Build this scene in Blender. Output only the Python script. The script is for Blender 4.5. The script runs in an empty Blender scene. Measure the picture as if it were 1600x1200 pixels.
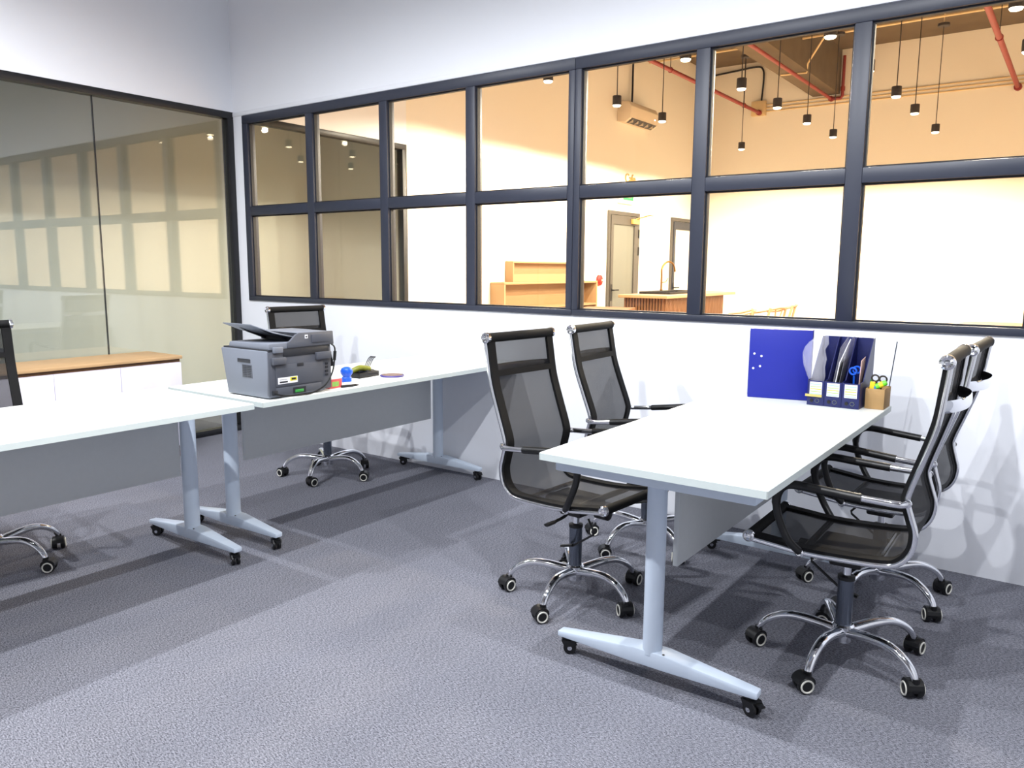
import bpy, bmesh, math, random
from mathutils import Vector, Matrix
random.seed(7)
S = bpy.context.scene
COL = S.collection
PI = math.pi

# ------------------------------------------------------------------ camera, world, exposure
cam_pos = Vector((5.387, -3.7978, 1.3059)); YAW, PITCH, ROLL, FPX = 0.6257, -0.1472, 0.0062, 1229.07
fw = Vector((-math.sin(YAW)*math.cos(PITCH), math.cos(YAW)*math.cos(PITCH), math.sin(PITCH)))
rt = Vector((math.cos(YAW), math.sin(YAW), 0)); up = rt.cross(fw)
r2 = rt*math.cos(ROLL)+up*math.sin(ROLL); u2 = -rt*math.sin(ROLL)+up*math.cos(ROLL)
cam = bpy.data.cameras.new('camera'); cam.sensor_width = 36; cam.lens = FPX/1600*36; cam.clip_start = 0.02
co = bpy.data.objects.new('camera', cam); COL.objects.link(co)
M3 = Matrix((r2, u2, -fw)).transposed()
co.matrix_world = Matrix.Translation(cam_pos) @ M3.to_4x4()
S.camera = co
w = bpy.data.worlds.new('world'); S.world = w; w.use_nodes = True
w.node_tree.nodes['Background'].inputs[0].default_value = (0.8, 0.85, 1, 1)
w.node_tree.nodes['Background'].inputs[1].default_value = 0.05
S.view_settings.view_transform = 'Standard'; S.view_settings.look = 'None'
S.view_settings.exposure = 0.0; S.view_settings.gamma = 1
OFFICE_W, CAFE_W = 172.0, 145.0
OFFICE_C, CAFE_C = (0.94, 0.965, 1.0), (1.0, 0.86, 0.66)

# ------------------------------------------------------------------ helpers
def lin(r, g, b):
    f = lambda c: (c/255/12.92) if c/255 <= 0.04045 else ((c/255+0.055)/1.055)**2.4
    return (f(r), f(g), f(b), 1)
MATS = {}
def mat(name, col, rough=0.6, metal=0.0, var=0.06, scale=30, bump=0.0, spec=0.5, emit=None, estr=0, stretch=(1, 1, 1), coat=0):
    m = bpy.data.materials.new(name); m.use_nodes = True; nt = m.node_tree; n = nt.nodes; L = nt.links
    b = n['Principled BSDF']; b.inputs['Roughness'].default_value = rough; b.inputs['Metallic'].default_value = metal
    b.inputs['Specular IOR Level'].default_value = spec; b.inputs['Coat Weight'].default_value = coat
    tc = n.new('ShaderNodeTexCoord'); mp = n.new('ShaderNodeMapping'); mp.inputs['Scale'].default_value = stretch
    nz = n.new('ShaderNodeTexNoise'); nz.inputs['Scale'].default_value = scale; nz.inputs['Detail'].default_value = 4
    L.new(tc.outputs['Object'], mp.inputs[0]); L.new(mp.outputs[0], nz.inputs['Vector'])
    mx = n.new('ShaderNodeMix'); mx.data_type = 'RGBA'
    c = Vector(col[:3]); mx.inputs[6].default_value = (*(c*(1-var)), 1); mx.inputs[7].default_value = (*[min(1, q) for q in c*(1+var)], 1)
    L.new(nz.outputs['Fac'], mx.inputs[0]); L.new(mx.outputs[2], b.inputs['Base Color'])
    if bump:
        bp = n.new('ShaderNodeBump'); bp.inputs['Strength'].default_value = bump; bp.inputs['Distance'].default_value = 0.004
        L.new(nz.outputs['Fac'], bp.inputs['Height']); L.new(bp.outputs[0], b.inputs['Normal'])
    if emit:
        b.inputs['Emission Color'].default_value = (*emit[:3], 1); b.inputs['Emission Strength'].default_value = estr
    MATS[name] = m; return m
def glass(name, tint, f0, rough=0.0):
    m = bpy.data.materials.new(name); m.use_nodes = True; nt = m.node_tree; n = nt.nodes; L = nt.links; n.clear()
    o = n.new('ShaderNodeOutputMaterial'); mx = n.new('ShaderNodeMixShader'); t = n.new('ShaderNodeBsdfTransparent'); g = n.new('ShaderNodeBsdfGlossy')
    t.inputs[0].default_value = (*tint, 1); g.inputs['Roughness'].default_value = rough; g.inputs[0].default_value = (1, 1, 1, 1)
    lw = n.new('ShaderNodeLayerWeight'); p = n.new('ShaderNodeMath'); p.operation = 'POWER'; p.inputs[1].default_value = 4
    a = n.new('ShaderNodeMath'); a.operation = 'MULTIPLY_ADD'; a.inputs[1].default_value = 0.6; a.inputs[2].default_value = f0
    lw.inputs[0].default_value = 0.5
    L.new(lw.outputs['Facing'], p.inputs[0]); L.new(p.outputs[0], a.inputs[0]); L.new(a.outputs[0], mx.inputs[0])
    L.new(t.outputs[0], mx.inputs[1]); L.new(g.outputs[0], mx.inputs[2]); L.new(mx.outputs[0], o.inputs[0])
    MATS[name] = m; return m
def sheer(name, col, alpha, rough=0.7):
    """woven mesh / clear film: the weave lets part of the light straight through"""
    m = mat(name, col, rough=rough, var=0.15, scale=400); nt = m.node_tree; n = nt.nodes; L = nt.links
    b = n['Principled BSDF']; o = n['Material Output']; mx = n.new('ShaderNodeMixShader'); t = n.new('ShaderNodeBsdfTransparent')
    mx.inputs[0].default_value = alpha
    L.new(t.outputs[0], mx.inputs[1]); L.new(b.outputs[0], mx.inputs[2]); L.new(mx.outputs[0], o.inputs[0]); return m

def box(bm, x0, x1, y0, y1, z0, z1, mi=0):
    vs = [bm.verts.new(p) for p in ((x0,y0,z0),(x1,y0,z0),(x1,y1,z0),(x0,y1,z0),(x0,y0,z1),(x1,y0,z1),(x1,y1,z1),(x0,y1,z1))]
    for f in ((3,2,1,0),(4,5,6,7),(0,1,5,4),(1,2,6,5),(2,3,7,6),(3,0,4,7)):
        bm.faces.new([vs[i] for i in f]).material_index = mi
    return vs
def frame_of(t):
    t = t.normalized(); a = Vector((0,0,1)) if abs(t.z) < 0.9 else Vector((1,0,0))
    x = a.cross(t).normalized(); return x, t.cross(x)
def tube(bm, pts, r, seg=10, ry=None, caps=True, mi=0, closed=False):
    """sweep an ellipse along pts; r, ry scalars or lists"""
    pts = [Vector(p) for p in pts]; n = len(pts)
    R = r if isinstance(r, (list, tuple)) else [r]*n
    RY = (ry if isinstance(ry, (list, tuple)) else [ry]*n) if ry is not None else R
    rings = []; px = None
    for i, p in enumerate(pts):
        t = (pts[min(i+1, n-1)]-pts[max(i-1, 0)]).normalized()
        if px is None: x, y = frame_of(t)
        else:
            x = (px-t*px.dot(t)).normalized(); y = t.cross(x)
        px = x
        rings.append([bm.verts.new(p+x*R[i]*math.cos(2*PI*k/seg)+y*RY[i]*math.sin(2*PI*k/seg)) for k in range(seg)])
    for a, b in zip(rings, rings[1:]):
        for k in range(seg):
            bm.faces.new((a[k], a[(k+1) % seg], b[(k+1) % seg], b[k])).material_index = mi
    if caps:
        bm.faces.new(rings[0][::-1]).material_index = mi; bm.faces.new(rings[-1]).material_index = mi
def lathe(bm, prof, c=(0,0,0), axis='z', seg=24, mi=0):
    """prof list of (r, h)"""
    c = Vector(c); rings = []
    for r, h in prof:
        ring = []
        for k in range(seg):
            a = 2*PI*k/seg; q = (r*math.cos(a), r*math.sin(a), h)
            if axis == 'y': q = (q[0], q[2], -q[1])
            elif axis == 'x': q = (q[2], q[0], q[1])
            ring.append(bm.verts.new(c+Vector(q)))
        rings.append(ring)
    for a, b in zip(rings, rings[1:]):
        for k in range(seg):
            bm.faces.new((a[k], a[(k+1) % seg], b[(k+1) % seg], b[k])).material_index = mi
    bm.faces.new(rings[0][::-1]).material_index = mi; bm.faces.new(rings[-1]).material_index = mi
def torus(bm, c, axis, R, r, seg=20, rs=8, mi=0):
    c = Vector(c); t = Vector(axis).normalized(); x, y = frame_of(t); rings = []
    for k in range(seg):
        a = 2*PI*k/seg; d = x*math.cos(a)+y*math.sin(a)
        rings.append([bm.verts.new(c+d*(R+r*math.cos(2*PI*j/rs))+t*r*math.sin(2*PI*j/rs)) for j in range(rs)])
    for k in range(seg):
        a, b = rings[k], rings[(k+1) % seg]
        for j in range(rs): bm.faces.new((a[j], a[(j+1) % rs], b[(j+1) % rs], b[j])).material_index = mi
def prism(bm, pts, d, mi=0):
    """extrude polygon pts (3D) along vector d"""
    a = [bm.verts.new(p) for p in pts]; b = [bm.verts.new(Vector(p)+Vector(d)) for p in pts]; n = len(pts)
    bm.faces.new(a[::-1]).material_index = mi; bm.faces.new(b).material_index = mi
    for k in range(n): bm.faces.new((a[k], a[(k+1) % n], b[(k+1) % n], b[k])).material_index = mi
def catmull(P, per=6):
    P = [Vector(p) for p in P]; out = []
    for i in range(len(P)-1):
        p0, p1, p2, p3 = P[max(i-1, 0)], P[i], P[i+1], P[min(i+2, len(P)-1)]
        for k in range(per):
            t = k/per
            out.append(0.5*((2*p1)+(p2-p0)*t+(2*p0-5*p1+4*p2-p3)*t*t+(3*p1-p0-3*p2+p3)*t**3))
    out.append(P[-1]); return out

def obj(name, bm, mats, parent=None, smooth=True, bev=0.0, seg=2, ang=35):
    bmesh.ops.recalc_face_normals(bm, faces=bm.faces[:])
    if bev:
        ed = [e for e in bm.edges if len(e.link_faces) == 2 and e.calc_face_angle(0) > math.radians(30)]
        bmesh.ops.bevel(bm, geom=ed, offset=bev, segments=seg, profile=0.5, affect='EDGES', clamp_overlap=True)
    me = bpy.data.meshes.new(name); bm.to_mesh(me); bm.free()
    for m in (mats if isinstance(mats, (list, tuple)) else [mats]): me.materials.append(MATS[m])
    if smooth:
        me.polygons.foreach_set('use_smooth', [True]*len(me.polygons)); me.set_sharp_from_angle(angle=math.radians(ang))
    o = bpy.data.objects.new(name, me); COL.objects.link(o)
    if parent: o.parent = parent
    return o
def tag(o, label=None, cat=None, group=None, kind=None):
    if label: o['label'] = label
    if cat: o['category'] = cat
    if group: o['group'] = group
    if kind: o['kind'] = kind
    return o
def thing(name, label, cat, loc=(0,0,0), rz=0, group=None):
    o = bpy.data.objects.new(name, None); COL.objects.link(o); o.location = loc; o.rotation_euler = (0,0,rz); o.empty_display_size = 0.1
    return tag(o, label, cat, group)
def struct_root(name):
    o = bpy.data.objects.new(name, None); COL.objects.link(o); return tag(o, kind='structure')
def struct(name, bm, m, **k): return tag(obj(name, bm, m, **k), kind='structure')
def NB(): return bmesh.new()
def bx(name, m, parent, *a, bev=0.0, smooth=True):
    b = NB(); box(b, *a); return obj(name, b, m, parent, bev=bev, smooth=smooth)
def dup(root, loc, rz, label, group=None):
    r = root.copy(); COL.objects.link(r); r.location = loc; r.rotation_euler = (0,0,rz); r['label'] = label
    if group: r['group'] = group
    for ch in list(root.children):
        c = ch.copy(); COL.objects.link(c); c.parent = r
        for g in ch.children:
            d = g.copy(); COL.objects.link(d); d.parent = c
    return r

# ------------------------------------------------------------------ materials
mat('wall_paint', lin(236,238,244), 0.75, var=0.015, scale=3, spec=0.2)
mat('grey_paint', lin(180,182,188), 0.75, var=0.02, scale=3, spec=0.2)
mat('ceiling_grey', lin(205,205,208), 0.9, var=0.05, scale=4, spec=0.2)
mat('cafe_paint', lin(240,234,222), 0.75, var=0.015, scale=3, spec=0.2)
mat('film_wall', lin(196,200,196), 0.8, var=0.03, scale=2, spec=0.2)
mat('concrete', lin(110,97,80), 0.9, var=0.25, scale=5, bump=0.2, spec=0.2)
mat('slate_frame', lin(45,49,63), 0.42, var=0.05, spec=0.5)
mat('black_frame', lin(22,22,26), 0.4, var=0.05)
mat('gasket', lin(20,21,28), 0.6)
mat('table_white', lin(243,246,243), 0.35, var=0.01, scale=8, spec=0.4)
mat('edge_white', lin(205,214,212), 0.45, var=0.02)
mat('panel_white', lin(198,201,202), 0.6, var=0.03, scale=60, spec=0.3)
mat('steel_white', lin(205,217,232), 0.35, var=0.02, spec=0.5)
mat('chrome', (0.82,0.83,0.86,1), 0.07, 1.0, var=0.02)
mat('column_metal', lin(104,110,122), 0.25, 0.85, var=0.03)
mat('black_plastic', lin(10,10,12), 0.45, var=0.1)
mat('black_fabric', lin(8,8,10), 0.75, var=0.2, scale=300, bump=0.1, spec=0.25)
sheer('mesh_weave', lin(15,15,20), 0.62)
mat('ring_white', lin(224,222,212), 0.5)
mat('blue_plastic', lin(2,22,138), 0.55, var=0.06)
mat('navy_plastic', lin(13,22,82), 0.4, var=0.1)
mat('blue_bright', lin(22,88,205), 0.35)
mat('paper', lin(240,240,244), 0.8, var=0.02)
mat('label_green', lin(160,190,120), 0.7)
mat('label_yellow', lin(226,214,40), 0.6)
mat('label_blue', lin(150,190,205), 0.7)
mat('manila', lin(190,175,100), 0.7)
mat('cardboard', lin(168,134,88), 0.85, var=0.08, scale=40)
mat('printer_grey', lin(80,83,92), 0.5, var=0.04, scale=300, bump=0.03)
mat('printer_side', lin(112,117,128), 0.55, var=0.04, scale=300, bump=0.03)
mat('printer_dark', lin(38,40,46), 0.5, var=0.05)
mat('green_tab', lin(60,150,70), 0.4)
mat('wood_light', lin(180,148,110), 0.5, var=0.12, scale=14, stretch=(12,1,12))
mat('wood_oak', lin(168,134,94), 0.55, var=0.14, scale=12, stretch=(12,1,12))
mat('wood_brown', lin(122,82,48), 0.55, var=0.16, scale=14, stretch=(10,10,1))
mat('wood_dark', lin(96,66,38), 0.6, var=0.15, scale=14, stretch=(12,1,12))
mat('wood_floor', lin(176,146,112), 0.5, var=0.12, scale=5, stretch=(8,1,8))
mat('cab_white', lin(226,224,240), 0.45, var=0.01)
mat('red_pipe', lin(140,46,38), 0.5, var=0.1)
mat('red_bell', lin(205,38,32), 0.4)
mat('conduit', lin(222,196,150), 0.6)
mat('dark_metal', lin(52,46,44), 0.5, var=0.1)
mat('door_grey', lin(78,73,66), 0.45, var=0.06)
mat('door_dark', lin(42,46,56), 0.45, var=0.06)
mat('frosted', lin(112,112,102), 0.55, var=0.05, scale=3)
mat('ac_white', lin(226,210,186), 0.5)
mat('exit_green', lin(40,150,80), 0.5, emit=lin(40,170,90), estr=0.6)
mat('gold', lin(205,160,90), 0.4)
mat('brass', lin(150,112,60), 0.3, 1.0)
mat('lens_warm', (1,0.9,0.7,1), 0.5, emit=(1,0.86,0.62), estr=9)
mat('lens_cool', (1,1,1,1), 0.5, emit=(0.95,0.97,1), estr=3)
mat('yellow_plastic', lin(236,190,30), 0.4)
mat('lime_plastic', lin(110,220,50), 0.4)
mat('teal_plastic', lin(30,120,170), 0.4)
mat('red_print', lin(220,90,90), 0.6, var=0.25, scale=120)
mat('green_print', lin(140,190,90), 0.6, var=0.3, scale=120)
mat('olive_plastic', lin(120,122,30), 0.5, var=0.3, scale=80)
mat('coaster_rim', lin(70,60,130), 0.5)
mat('coaster_top', lin(122,100,92), 0.6, var=0.15, scale=60)
mat('pink_paper', lin(225,190,180), 0.7)
sheer('clear_film', lin(215,215,228), 0.2, rough=0.2)
glass('clear_glass', (0.985,0.99,0.985), 0.02)
glass('tinted_glass', (0.925,0.94,0.925), 0.06)
# carpet
m = bpy.data.materials.new('carpet'); m.use_nodes = True; nt = m.node_tree; n = nt.nodes; L = nt.links; b = n['Principled BSDF']
b.inputs['Roughness'].default_value = 0.95; b.inputs['Specular IOR Level'].default_value = 0.1
tc = n.new('ShaderNodeTexCoord'); mp = n.new('ShaderNodeMapping'); mp.inputs['Rotation'].default_value = (0,0,0.55); mp.inputs['Scale'].default_value = (110,260,1)
n1 = n.new('ShaderNodeTexNoise'); n1.inputs['Scale'].default_value = 1; n1.inputs['Detail'].default_value = 3
n2 = n.new('ShaderNodeTexNoise'); n2.inputs['Scale'].default_value = 420; n2.inputs['Detail'].default_value = 2
n3 = n.new('ShaderNodeTexNoise'); n3.inputs['Scale'].default_value = 2.2; n3.inputs['Detail'].default_value = 3
for q in (n2, n3): L.new(tc.outputs['Object'], q.inputs['Vector'])
L.new(tc.outputs['Object'], mp.inputs[0]); L.new(mp.outputs[0], n1.inputs['Vector'])
a1 = n.new('ShaderNodeMath'); a1.operation = 'ADD'; L.new(n1.outputs['Fac'], a1.inputs[0]); L.new(n2.outputs['Fac'], a1.inputs[1])
a2 = n.new('ShaderNodeMath'); a2.operation = 'MULTIPLY_ADD'; a2.inputs[1].default_value = 0.5; a2.inputs[2].default_value = 0; L.new(a1.outputs[0], a2.inputs[0])
cr = n.new('ShaderNodeValToRGB'); cr.color_ramp.elements[0].position = 0.37; cr.color_ramp.elements[0].color = lin(52,53,62)
cr.color_ramp.elements[1].position = 0.64; cr.color_ramp.elements[1].color = lin(164,165,176)
L.new(a2.outputs[0], cr.inputs[0])
hs = n.new('ShaderNodeMix'); hs.data_type = 'RGBA'; hs.blend_type = 'MULTIPLY'; hs.inputs[0].default_value = 0.25
L.new(cr.outputs[0], hs.inputs[6]); L.new(n3.outputs['Fac'], hs.inputs[7]); L.new(hs.outputs[2], b.inputs['Base Color'])
bp = n.new('ShaderNodeBump'); bp.inputs['Strength'].default_value = 0.4; bp.inputs['Distance'].default_value = 0.004
L.new(a2.outputs[0], bp.inputs['Height']); L.new(bp.outputs[0], b.inputs['Normal']); MATS['carpet'] = m

# ------------------------------------------------------------------ the setting
ZC = 4.53; XR = 7.2; YB = -6.6; YF = 9.0; XL2 = -1.3
b = NB(); box(b, 0, XR, YB, 0.0, -0.1, 0); struct('floor', b, 'carpet')
b = NB(); box(b, 0, XR, 0.1, YF, -0.1, 0); struct('floor_cafe', b, 'wood_floor')
b = NB(); box(b, XL2, 0, YB, 1.95, -0.1, 0); struct('floor_meeting_room', b, 'carpet')
b = NB(); box(b, XL2, XR, YB, 0.05, ZC, ZC+0.15); struct('ceiling', b, 'ceiling_grey')
b = NB(); box(b, XL2, XR, 0.05, YF, ZC, ZC+0.15); struct('ceiling_cafe', b, 'concrete')
WX0, WP, WZT, WZB = 0.1524, 0.7263, 2.4215, 1.0403
WXE = WX0+8*WP+0.05; WXS = 0.12
b = NB(); box(b, 0, XR, 0, 0.1, 0, WZB); struct('wall_window_lower', b, 'wall_paint')
b = NB(); box(b, 0, XR, 0, 0.1, WZT, ZC); struct('wall_window_upper', b, 'wall_paint')
b = NB(); box(b, 0.0, WXS, 0, 0.1, WZB, WZT); struct('wall_window_left', b, 'wall_paint')
b = NB(); box(b, WXE, XR, 0, 0.1, WZB, WZT); struct('wall_window_right', b, 'wall_paint')
b = NB(); box(b, 0.0, WXE+0.05, -0.006, 0, WZT+0.004, WZT+0.034); struct('trim_1', b, 'wall_paint', bev=0.002)
b = NB(); box(b, -0.1, 0, YB, 1.91, 2.46, ZC); struct('wall_left', b, 'wall_paint')
b = NB(); box(b, -0.1, 0, 1.91, YF, 0, ZC); struct('wall_left_cafe', b, 'cafe_paint')
b = NB(); box(b, XL2-0.1, XL2, YB, 1.95, 0, ZC); struct('wall_meeting_room', b, 'film_wall')
b = NB(); box(b, XL2, -0.1, 1.95, 2.05, 0, ZC); struct('wall_meeting_room_end', b, 'film_wall')
b = NB(); box(b, -0.1, XR, YF, YF+0.1, 0, ZC); struct('wall_far', b, 'cafe_paint')
b = NB(); box(b, XR, XR+0.1, YB, 0.1, 0, ZC); struct('wall_right', b, 'grey_paint')
b = NB(); box(b, XR, XR+0.1, 0.1, YF, 0, ZC); struct('wall_right_cafe', b, 'cafe_paint')
b = NB(); box(b, XL2, XR, YB-0.1, YB, 0, ZC); struct('wall_back', b, 'grey_paint')
b = NB(); box(b, 1.76, 2.15, 0.1, YF, 3.9, ZC); struct('trim_2', b, 'concrete')

# window partition: every bar and pane a part
win = struct_root('window_1')
ZM0, ZM1 = 1.6835, 1.7502
PT, PB = 2.3614, 1.0733
def bar(name, x0, x1, z0, z1, y0=-0.012, y1=0.06):
    o = bx(name, 'slate_frame', win, x0, x1, y0, y1, z0, z1, bev=0.003); return o
hw = 0.0353
for x0, x1 in ((WXS, WX0+4*WP-0.001), (WX0+4*WP+0.001, WXE)):
    bar('top_rail', x0, x1, PT, WZT); bar('bottom_rail', x0, x1, WZB, PB)
bar('left_stile', WXS, 0.182, PB, PT); bar('right_stile', WXE-0.06, WXE, PB, PT)
edges = [0.182]
for k in range(1, 8):
    c = WX0+k*WP
    if k == 4:
        bar('mullion', c-0.040, c-0.001, PB, PT); bar('mullion', c+0.001, c+0.040, PB, PT); edges += [c-0.040, c+0.040]
    else:
        bar('mullion', c-hw, c+hw, PB, PT); edges += [c-hw, c+hw]
edges.append(WXE-0.06)
for k in range(8):
    x0, x1 = edges[2*k], edges[2*k+1]
    bar('middle_rail', x0, x1, ZM0, ZM1)
    for z0, z1 in ((PB, ZM0), (ZM1, PT)):
        bd = NB()
        for (a0, a1, c0, c1) in ((x0, x1, z0, z0+0.008), (x0, x1, z1-0.008, z1), (x0, x0+0.008, z0+0.008, z1-0.008), (x1-0.008, x1, z0+0.008, z1-0.008)):
            box(bd, a0, a1, 0.006, 0.03, c0, c1)
        obj('glazing_bead', bd, 'gasket', win, smooth=False)
        pane = bx('pane', 'clear_glass', win, x0+0.004, x1-0.004, 0.014, 0.020, z0+0.004, z1-0.004, smooth=False)

# floor-to-ceiling glazed wall on the left, office side and cafe side
def glazed(name, y0, y1, joints, zt):
    g = struct_root(name); fwid = 0.05
    bx('top_rail', 'black_frame', g, -0.075, 0.004, y0, y1, zt-fwid, zt, bev=0.003)
    bx('bottom_rail', 'black_frame', g, -0.075, 0.004, y0, y1, 0, 0.045, bev=0.003)
    bx('stile', 'black_frame', g, -0.075, 0.004, y1-fwid, y1, 0.045, zt-fwid, bev=0.003)
    bx('stile', 'black_frame', g, -0.075, 0.004, y0, y0+fwid, 0.045, zt-fwid, bev=0.003)
    ys = [y0+fwid]+joints+[y1-fwid]
    for a, c in zip(ys, ys[1:]):
        bx('pane', 'tinted_glass', g, -0.040, -0.028, a+0.002, c-0.002, 0.045, zt-fwid, smooth=False)
    for j in joints: bx('joint_seal', 'gasket', g, -0.043, -0.025, j-0.0018, j+0.0018, 0.045, zt-fwid, smooth=False)
    return g
glazed('window_2', YB, 0.0, [-5.25, -4.2, -3.15, -2.10, -1.05], 2.46)
glazed('window_3', 0.1, 1.90, [], 2.46)

# ------------------------------------------------------------------ lamps
def pendant(x, y, z, top, power, color, lens, label, group, spot=150, blend=0.15):
    t = thing('pendant_lamp', label, 'lamp', (x, y, z), 0, group)
    b = NB(); lathe(b, [(0.030,0.046),(0.043,0.046),(0.045,0.042),(0.045,-0.046),(0.041,-0.046),(0.041,-0.038)], seg=24); obj('shade', b, 'dark_metal', t)
    b = NB(); lathe(b, [(0.040,-0.040),(0.041,-0.048),(0.034,-0.058),(0.014,-0.062)], seg=20); obj('lens', b, lens, t)
    b = NB(); tube(b, [(0,0,0.044),(0,0,top-z-0.03)], 0.005, 6); obj('cord', b, 'dark_metal', t)
    b = NB(); lathe(b, [(0.06,top-z-0.035),(0.065,top-z-0.03),(0.065,top-z-0.002),(0.05,top-z)], seg=20); obj('canopy', b, 'dark_metal', t)
    if top < ZC-0.1:
        b = NB(); tube(b, [(0,0,top-z-0.002),(0,0,ZC-z)], 0.005, 6); obj('stem', b, 'conduit', t)
    l = bpy.data.lights.new('lamp_light', 'SPOT'); l.energy = power; l.color = color; l.spot_size = math.radians(spot); l.spot_blend = blend; l.shadow_soft_size = 0.03
    lo = bpy.data.objects.new('lamp_light', l); COL.objects.link(lo); lo.parent = t; lo.location = (0,0,-0.095)
    return t
for y in (-2.4, -3.5):
    for x in ((1.75, 3.3, 4.6, 5.9) if y > -3 else (1.75, 3.3, 4.6)):
        pendant(x, y, 3.47, ZC, OFFICE_W, OFFICE_C, 'lens_cool', 'black cylinder pendant lamp hanging above the office desks', 'pendant lamps above the office', 172, 0.6)
rows = [('row nearest the air conditioner', 1.33, (2.34, 3.62, 4.69, 5.75, 7.24)), ('row in the middle', 2.64, (2.34, 3.60, 4.65, 5.72, 6.87)), ('row right of the middle', 3.745, (2.34, 3.57, 4.755, 5.765, 7.18)), ('rightmost row', 4.87, (2.36, 3.60, 4.70, 5.76))]
ordn = ['first', 'second', 'third', 'fourth', 'fifth']
for rn, x, ys in rows:
    for k, y in enumerate(ys):
        pendant(x, y, 3.0, 4.2, CAFE_W, CAFE_C, 'lens_warm', f'black cylinder pendant lamp, {ordn[k]} from the window in the {rn}', 'pendant lamps in the cafe', 164)
# ------------------------------------------------------------------ desks
def desk(label, xl, xr, y0, y1, posts, panel, cx):
    """top spans x xl..xr, y y0..y1; posts = y of the two T legs"""
    t = thing('desk', label, 'desk', (cx, (y0+y1)/2, 0), 0, 'white office desks on castors')
    ox, oy = cx, (y0+y1)/2
    def X(a): return a-ox
    def Y(a): return a-oy
    bl0, bl1 = max(X(xl)+0.035, -0.30), min(X(xr)-0.04, 0.37)
    tp = bx('tabletop', 'table_white', t, X(xl), X(xr), Y(y0), Y(y1), 0.726, 0.75, bev=0.0015)
    b = NB()
    e = 0.0012
    box(b, X(xl)-e, X(xl)+0.001, Y(y0)-e, Y(y1)+e, 0.727, 0.748); box(b, X(xr)-0.001, X(xr)+e, Y(y0)-e, Y(y1)+e, 0.727, 0.748)
    box(b, X(xl), X(xr), Y(y0)-e, Y(y0)+0.001, 0.727, 0.748); box(b, X(xl), X(xr), Y(y1)-0.001, Y(y1)+e, 0.727, 0.748)
    obj('edge_band', b, 'edge_white', tp, smooth=False)
    for py in posts:
        b = NB(); box(b, bl0, bl1, max(Y(py)-0.20, Y(y0)+0.035), min(Y(py)+0.05, Y(y1)-0.003), 0.692, 0.726); obj('bracket', b, 'steel_white', t, bev=0.004)
        b = NB(); tube(b, [(0, Y(py), 0.10), (0, Y(py), 0.70)], 0.036, 24, ry=0.030); obj('post', b, 'steel_white', t)
        # T foot: tapered beam
        b = NB(); prof = [(-0.345,0.058),(-0.345,0.078),(-0.05,0.112),(0.05,0.112),(0.345,0.080),(0.345,0.058),(0.06,0.060),(-0.06,0.060)]
        hwid = [0.020,0.020,0.034,0.034,0.020,0.020,0.034,0.034]
        A = [b.verts.new((p[0], Y(py)-h, p[1])) for p, h in zip(prof, hwid)]; B = [b.verts.new((p[0], Y(py)+h, p[1])) for p, h in zip(prof, hwid)]
        nP = len(prof)
        for k in range(nP): b.faces.new((A[k], A[(k+1) % nP], B[(k+1) % nP], B[k]))
        for F in (A, B):
            b.faces.new((F[0],F[1],F[2],F[7])); b.faces.new((F[2],F[3],F[6],F[7])); b.faces.new((F[3],F[4],F[5],F[6]))
        ft = obj('foot', b, 'steel_white', t, bev=0.005)
        b = NB(); lathe(b, [(0.004,0),(0.004,0.002)], (0.05, Y(py)-0.026, 0.112), seg=8); obj('bolt', b, 'black_plastic', ft)
        for sx, yaw in ((-1, 0.5), (1, -0.4)):
            cb = NB()
            lathe(cb, [(0.014,0.048),(0.016,0.048),(0.016,0.060),(0.010,0.060)], seg=12)
            for s2 in (-1, 1):
                lathe(cb, [(0.010,-0.006),(0.021,-0.006),(0.0225,0),(0.021,0.006),(0.010,0.006)], (0.010, s2*0.011, 0.0225), 'y', 16)
                lathe(cb, [(0.003,-0.001),(0.008,-0.001),(0.008,0.0015),(0.003,0.0015)], (0.010, s2*0.0185, 0.0225), 'y', 10, mi=1)
            prism(cb, [(-0.018,-0.020,0.048),(0.026,-0.020,0.050),(0.036,-0.020,0.036),(0.020,-0.020,0.030),(-0.006,-0.020,0.026)], (0,0.004,0))
            prism(cb, [(-0.018,0.016,0.048),(0.026,0.016,0.050),(0.036,0.016,0.036),(0.020,0.016,0.030),(-0.006,0.016,0.026)], (0,0.004,0))
            box(cb, -0.018, 0.03, -0.016, 0.016, 0.044, 0.049)
            box(cb, 0.03, 0.05, -0.010, 0.010, 0.040, 0.045)
            c = obj('castor', cb, ['black_plastic', 'chrome'], ft); c.location = (sx*0.318, Y(py), 0); c.rotation_euler = (0,0,yaw)
    bx('modesty_panel', 'panel_white', t, -0.009, 0.009, Y(panel[0]), Y(panel[1]), 0.335 if cx > 3 else 0.36, 0.70, bev=0.002)
    b = NB(); box(b, -0.02, 0.02, Y(posts[0])+0.03, Y(posts[1])-0.03, 0.695, 0.726); obj('crossbeam', b, 'steel_white', t, bev=0.003)
    return t
desk('white desk on castors holding the blue file box, beside four chairs', 4.087, 4.782, -1.8525, -0.289, (-1.625, -0.36), (-1.475, -0.42), 4.375)
desk('white desk on castors carrying the grey printer, end against the window wall', 1.99, 2.688, -1.811, -0.012, (-1.585, -0.075), (-1.515, -0.15), 2.115)
desk('empty white desk on castors at the left edge, end to the printer desk', 1.99, 2.688, -3.656, -1.856, (-3.43, -1.815), (-3.38, -1.862), 2.13)

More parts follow.
